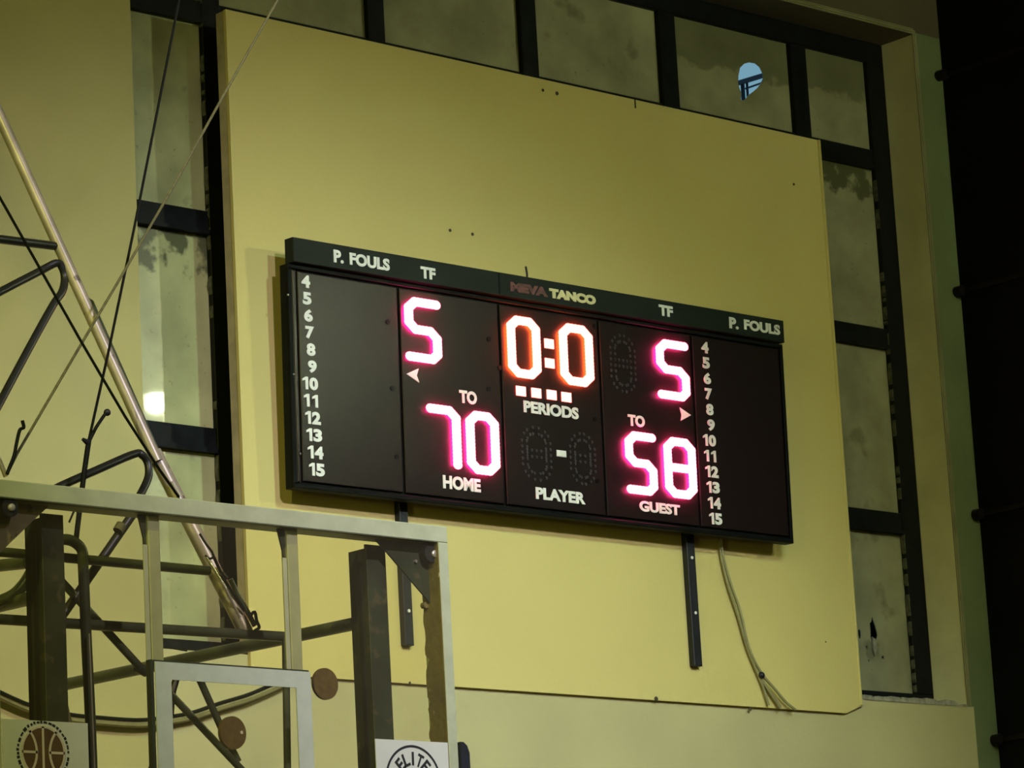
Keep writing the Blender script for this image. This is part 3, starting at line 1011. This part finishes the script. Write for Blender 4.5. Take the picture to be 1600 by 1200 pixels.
MB().disc((cx, SY - 0.0008, cz), R0, SY, 36).build('ball_print', M['ball_ink'], stl)
ln = MB()
y0, y1 = SY - 0.0016, SY - 0.0008
ln.box(cx - 0.0035, cx + 0.0035, y0, y1, cz - R0, cz + R0)
ln.box(cx - R0, cx - 0.020, y0, y1, cz - 0.004, cz + 0.003)
ln.box(cx + 0.020, cx + R0, y0, y1, cz - 0.004, cz + 0.003)
for s in (-1, 1):
    rr = 0.085
    ccx = cx + s * (0.022 + rr)
    hh = math.asin(min(1, 0.062 / rr))
    base = PI if s > 0 else 0
    ring(ln, ccx, cz, rr - 0.0035, rr + 0.0035, base - hh, base + hh, y0, y1)
for k in range(4):
    ring(ln, cx, cz, R0 - 0.004, R0 + 0.002, k * PI / 2, (k + 1) * PI / 2, y0, y1)
ln.build('seam_print', M['ball_line'], stl)


def arc_text(body, cx_, cz_, r, h, a_mid, da, y, mt, parent, name='lettering', label=None, wd=None, offset=0.03):
    """letters set round an arc, one mesh"""
    allv, allf = [], []
    n = len(body)
    for i, ch in enumerate(body):
        if ch == ' ':
            continue
        a = a_mid - (i - (n - 1) / 2) * da
        wch = (wd or h * .75) * (0.35 if ch == 'I' else 1)
        o_ = text_mesh(ch, -wch / 2, wch / 2, 0, h, y, mt, None, 'letter_tmp', offset=offset, depth=0.0008)
        ca, sa = math.cos(a - PI / 2), math.sin(a - PI / 2)
        k = len(allv)
        for vv in o_.data.vertices:
            X, Z = vv.co.x, vv.co.z + r
            allv.append((cx_ + X * ca - Z * sa, vv.co.y, cz_ + X * sa + Z * ca))
        for po in o_.data.polygons:
            allf.append(tuple(q + k for q in po.vertices))
        me_ = o_.data
        bpy.data.objects.remove(o_)
        bpy.data.meshes.remove(me_)
    mb_ = MB()
    mb_.add(allv, allf)
    return mb_.build(name, mt, parent, label=label)


# the ring of tiny print round the ball is too small to read: short ink strokes of uneven length
rg = MB()
a = 0.0
while a < 2 * PI - 0.08:
    d_ = random.uniform(0.07, 0.16)
    ring(rg, cx, cz, R0 + 0.0085 + random.uniform(0, .002), R0 + 0.017 + random.uniform(-.002, .001), a, min(a + d_, 2 * PI - .02), SY - 0.0008, SY, 3)
    a += d_ + random.uniform(0.03, 0.07)
rg.build('tiny_print_ring', M['ink'], stl)

strr = thing('sticker', 'pale square sticker reading ELITE in a black ring, lower right corner of the backboard', 'sticker', (7.08, SY, 2.93), 'backboard stickers')
MB().prism([(6.938, 2.93), (7.226, 2.93), (7.226, 3.229), (6.938, 3.229)], SY, SY + 0.003).build('sheet', M['paper'], strr)
ct = at(643.5, 1166, SY)
RR = 0.107
ex, ez = ct.x, ct.z - RR
rg = MB()
for k in range(6):
    ring(rg, ex, ez, RR - 0.0035, RR + 0.0035, k * PI / 3, (k + 1) * PI / 3, SY - 0.0008, SY)
rg.build('ring_print', M['ink'], strr)
arc_text('ELITE', ex, ez, RR - 0.058, 0.041, PI / 2 - 0.02, 0.40, SY, M['ink'], strr, label='black lettering reading ELITE', wd=0.024)
rg = MB()
for k in range(4):
    ring(rg, ex, ez, 0.036, 0.040, k * PI / 2, (k + 1) * PI / 2, SY - 0.0008, SY)
rg.build('ring_print', M['ink'], strr)

# round brown discs stuck behind the sheet
p = at(508.5, 1068.5, BY + 0.02)
tag(MB().disc((p.x, BY + 0.018, p.z), 0.0475, BY + 0.028, 32).build('disc', M['disc']), 'round rust-brown disc just right of the target rectangle', 'disc', 'brown discs on the backboard')
p = at(364, 1145, BY + 0.02)
d2 = thing('disc', 'round rust-brown disc inside the target rectangle', 'disc', (p.x, BY + 0.018, p.z), 'brown discs on the backboard')
MB().disc((p.x, BY + 0.018, p.z), 0.0475, BY + 0.030, 32, rz=0.0485).build('disc_body', M['disc'], d2, smooth=False)
MB().disc((p.x + 0.030, BY + 0.0165, p.z + 0.002), 0.005, BY + 0.019, 8).build('highlight_dot', M['bright_screw'], d2)  # pale dot standing for the highlight on the disc

# ------------------------------------------------------------------ support truss behind the backboard
tr_ = thing('backboard_support', 'dark olive tubular steel truss carrying the backboard from behind', 'support frame', at(445, 1000, 8.45))


def T(pts, r, mt='tube', name='tube', n=10, curve=0, label=None, parent=tr_):
    P_ = [at(*q) for q in pts]
    if curve:
        P_ = smooth_path(P_, curve)
    return MB().tube(P_, r, n).build(name, M[mt], parent, smooth=True, label=label)


# horizontal tubes
T([(-60, 857, 8.45), (326, 892, 8.45)], 0.0145, name='cross_tube')
T([(-60, 964, 8.45), (447, 995, 8.45)], 0.0155, name='cross_tube')
T([(-60, 958, 8.45), (200, 974, 8.45)], 0.004, 'bright_rod', name='rod')
# long tubes running back
P0, P1 = at(556, 974, 8.378), at(90, 1072, 10.0)
MB().tube([P0, P1], 0.0205, 12).build('back_tube', M['tube'], tr_, smooth=True)
P0, P1 = at(60, 932, 8.378), at(-60, 960, 8.95)
MB().tube([P0, P1], 0.0205, 12).build('back_tube', M['tube'], tr_, smooth=True)
P0, P1 = at(44, 879, 8.5), at(-60, 890, 9.0)
MB().tube([P0, P1], 0.0185, 12).build('back_tube', M['tube'], tr_, smooth=True)
T([(50, 893, 8.5), (36, 915, 8.52), (15, 933, 8.56), (-30, 950, 8.65)], 0.018, name='bent_tube', curve=4)
# bent tube: comes out of the left channel, turns down
T([(80, 847, 8.42), (100, 843, 8.42), (116, 847, 8.42), (128, 860, 8.42), (130, 885, 8.42), (135, 1000, 8.43), (141, 1120, 8.44), (146, 1260, 8.45)], 0.0165, name='bent_tube', curve=5)
T([(139, 990, 8.40), (150, 1260, 8.42)], 0.003, 'bright_rod', name='rod')
T([(446, 992, 8.44), (450, 1260, 8.47)], 0.0115, name='tube')
# crossed braces
T([(93, 905, 8.50), (222, 1046, 8.50)], 0.0125, 'tube', name='brace')
T([(212, 797, 8.50), (92, 970, 8.50)], 0.0135, 'tube_black', name='brace')
T([(190, 820, 8.487), (184, 830, 8.487)], 0.016, 'cable_light', name='tape', label='tan tape wound round the brace')
T([(214, 1042, 8.50), (229, 1050, 8.50)], 0.016, 'channel', name='brace_end')
T([(266, 1084, 8.42), (375, 1200, 8.42), (400, 1228, 8.42)], 0.0115, 'tube', name='brace')
T([(309, 1055, 8.46), (347, 1140, 8.46), (372, 1190, 8.46)], 0.0115, 'tube', name='brace')
T([(280, 1040, 8.48), (275, 1062, 8.48), (269, 1085, 8.48), (266, 1120, 8.48)], 0.011, 'tube_black', name='bent_rod', curve=4)
T([(232, 1215, 8.42), (236, 1190, 8.42)], [0.010, 0.002], 'tube_black', name='rod')
T([(258, 1011, 8.46), (292, 1017, 8.46)], 0.0025, 'tube_black', name='rod')  # thin dark line standing for the shadow under the window sill
T([(97, 1075, 8.46), (108, 1135, 8.46)], [0.006, 0.012], 'cable_tan', name='strap')

# roof-hung poles
def extend_up(a_, b_, zmax):
    t = (zmax - a_.z) / (b_.z - a_.z)
    return a_ + (b_ - a_) * t


pl = thing('hanger_pole', 'pale galvanised pole slanting down from upper left to the truss behind the backboard', 'pole', at(380, 985, 8.45))
a, b = at(384, 988, 8.46), at(240, 706, 8.62)
MB().tube([a, b], 0.0235, 12).build('lower_pole', M['pole'], pl, smooth=True)
a2, b2 = at(246, 722, 8.60), at(0, 183, 8.95)
MB().tube([a2, extend_up(a2, b2, HZ - 0.03)], 0.0185, 12).build('upper_pole', M['pole'], pl, smooth=True)
MB().tube([at(256, 738, 8.66), at(139, 474, 8.80), at(134, 468, 8.81)], [0.0165, 0.0165, 0.010], 10).build('splice_tube', M['tube'], pl, smooth=True)
MB().tube([at(268, 752, 8.555), at(281, 776, 8.55)], 0.006, 8).build('bright_end', M['bright_rod'], pl, smooth=True)
for q0, q1 in (((-40, 369, 8.74), (90, 385, 8.82)),):
    MB().tube([at(*q0), at(*q1)], 0.0135, 10).build('side_tube', M['tube_black'], pl, smooth=True)
T([(-60, 488, 8.7), (0, 456, 8.75), (60, 425, 8.8), (88, 411, 8.8), (97, 418, 8.8), (101, 435, 8.8), (97, 456, 8.78), (82, 478, 8.76), (40, 554, 8.72), (-10, 648, 8.66), (-30, 690, 8.6)],
  0.0125, 'tube_black', 'bent_rod', curve=4, parent=pl)
T([(70, 772, 8.5), (100, 757, 8.52), (150, 735, 8.54), (208, 710, 8.58), (222, 711, 8.58), (231, 724, 8.58), (232, 744, 8.57), (224, 764, 8.55), (212, 785, 8.52), (204, 799, 8.51)],
  0.0125, 'tube_black', 'bent_rod', curve=4, parent=pl)
# turnbuckle with its hook at the foot of the pole
tb = thing('turnbuckle', 'thin steel turnbuckle and hook lying along the foot of the slanting pole', 'turnbuckle', at(395, 975, 8.40))
T([(312, 834, 8.43), (322, 850, 8.43), (331, 862, 8.43), (333, 870, 8.43), (327, 873, 8.43), (321, 868, 8.43)], 0.0038, 'tube_black', 'hook', curve=4, n=6, parent=tb)
T([(322, 871, 8.42), (350, 915, 8.42), (375, 965, 8.42)], 0.0045, 'bright_rod', 'rod', n=8, parent=tb)
T([(333, 868, 8.44), (350, 905, 8.44), (366, 930, 8.44), (382, 955, 8.44)], 0.0045, 'cable_dark', 'rod', n=8, parent=tb)
T([(345, 897, 8.43), (352, 905, 8.43)], 0.012, 'tube_black', 'nut', n=6, parent=tb)
T([(360, 905, 8.45), (372, 930, 8.45), (390, 962, 8.45), (398, 978, 8.45)], 0.008, 'tube', 'sleeve', n=8, parent=tb)
T([(391, 962, 8.42), (398, 956, 8.42), (401, 970, 8.42), (405, 980, 8.42), (399, 985, 8.42)], 0.005, 'tube_black', 'clamp', n=6, curve=3, parent=tb)

# ------------------------------------------------------------------ stay cables


def stay(pts, r, mt, label, up=True):
    P_ = [at(*q) for q in pts]
    if up:
        P_ = [extend_up(P_[1], P_[0], HZ - 0.03)] + P_
    o_ = MB().tube(P_, r, 6).build('stay_cable', M[mt], None, smooth=True)
    tag(o_, label, 'cable')
    return o_


stay([(0, 309, 8.30), (127, 534, 8.30), (195, 650, 8.30), (250, 735, 8.33), (279, 776, 8.37)], 0.0042, 'cable_dark', 'thin dark stay cable running down left of the slanting pole and crossing under it')
stay([(280, 0, 8.70), (211, 350, 8.60), (169, 552, 8.50), (139, 687, 8.42)], 0.0045, 'cable_dark', 'steep black stay cable crossing in front of the left window panes')
sc = stay([(139, 687, 8.42), (132, 735, 8.42), (124, 800, 8.42), (118, 850, 8.42)], 0.0078, 'cable_dark', 'black lower end of the steep stay cable, going behind the top rail', up=False)
ctl = thing('cable_tail', 'knobbed black cable tail branching right from the steep cable', 'cable', at(139, 690, 8.42))
MB().tube([at(a_, b_, 8.42) for a_, b_ in ((139, 690), (150, 668), (162, 650), (168, 643))], 0.0055, 8).build('strand', M['cable_dark'], ctl, smooth=True)
MB().sphere(at(167.5, 644.5, 8.42), 0.011).build('knob', M['bar'], ctl, smooth=True)
p = at(134, 689, 8.42)
tag(MB().tube([at(129, 686, 8.42), at(138, 692, 8.42)], [0.005, 0.010], 8).build('cable_clamp', M['bar'], smooth=True), 'small black clamp on the steep stay cable', 'clamp')
stay([(434, 0, 8.75), (356, 137, 8.65), (259, 312, 8.55), (187, 436, 8.45), (129, 534, 8.40), (26, 710, 8.34), (11, 741, 8.33)], 0.0042, 'cable_light', 'pale rope slanting from the top of the yellow board down to the left')
cable([(11, 741), (15, 730), (22, 712), (26, 692), (31, 672), (37, 668), (35, 657)], 0.0052, M['cable_dark'], 'rope_tail', 'frayed dark rope tail standing up at the end of the pale rope', Y=8.33)
cable([(108, 816), (119, 792), (120, 800)], 0.003, M['cable_dark'], 'thin_wire', 'thin wire hanging under the top rail beside the left channel', Y=8.40)
cable([(-10, 705), (0, 722), (9, 745)], 0.007, M['pole'], 'short_tube', 'short pale tube end above the top rail at the left edge', Y=8.36, cat='tube')

# ------------------------------------------------------------------ floodlight mirrored in the left pane
q = at(257, 632, FY + 0.028)
k_ = (FY + 0.028 + (FY + 0.028 - 6.3)) / (FY + 0.028)
fl_p = Vector((q.x * k_, 6.3, 1.9 + (q.z - 1.9) * k_))
fd = thing('floodlight', 'wall floodlight whose reflection shows in the left window pane', 'floodlight', fl_p)
dirv = (Vector((q.x, FY + 0.028, q.z)) - fl_p).normalized()
rot = dirv.to_track_quat('-Y', 'Z').to_matrix()
fm = MB()
fm.box(-.20, .20, 0.02, .12, -.15, .15)
fm.v = [tuple(rot @ Vector(p_) + fl_p) for p_ in fm.v]
fm.build('housing', M['lamp_housing'], fd)
fm = MB()
fm.disc((-.055, 0.0, .0), .062, .02, 16)
fm.disc((.055, 0.0, .012), .062, .02, 16)
fm.v = [tuple(rot @ Vector(p_) + fl_p) for p_ in fm.v]
fm.build('lens', M['lamp_face'], fd)
fm = MB().tube([fl_p - dirv * 0.12, Vector((XE - 0.035, fl_p.y - 0.4, fl_p.z + .1))], 0.03, 8)
fm.build('bracket', M['lamp_housing'], fd)

for o in bpy.data.objects:
    if '_o' in o:
        del o['_o']
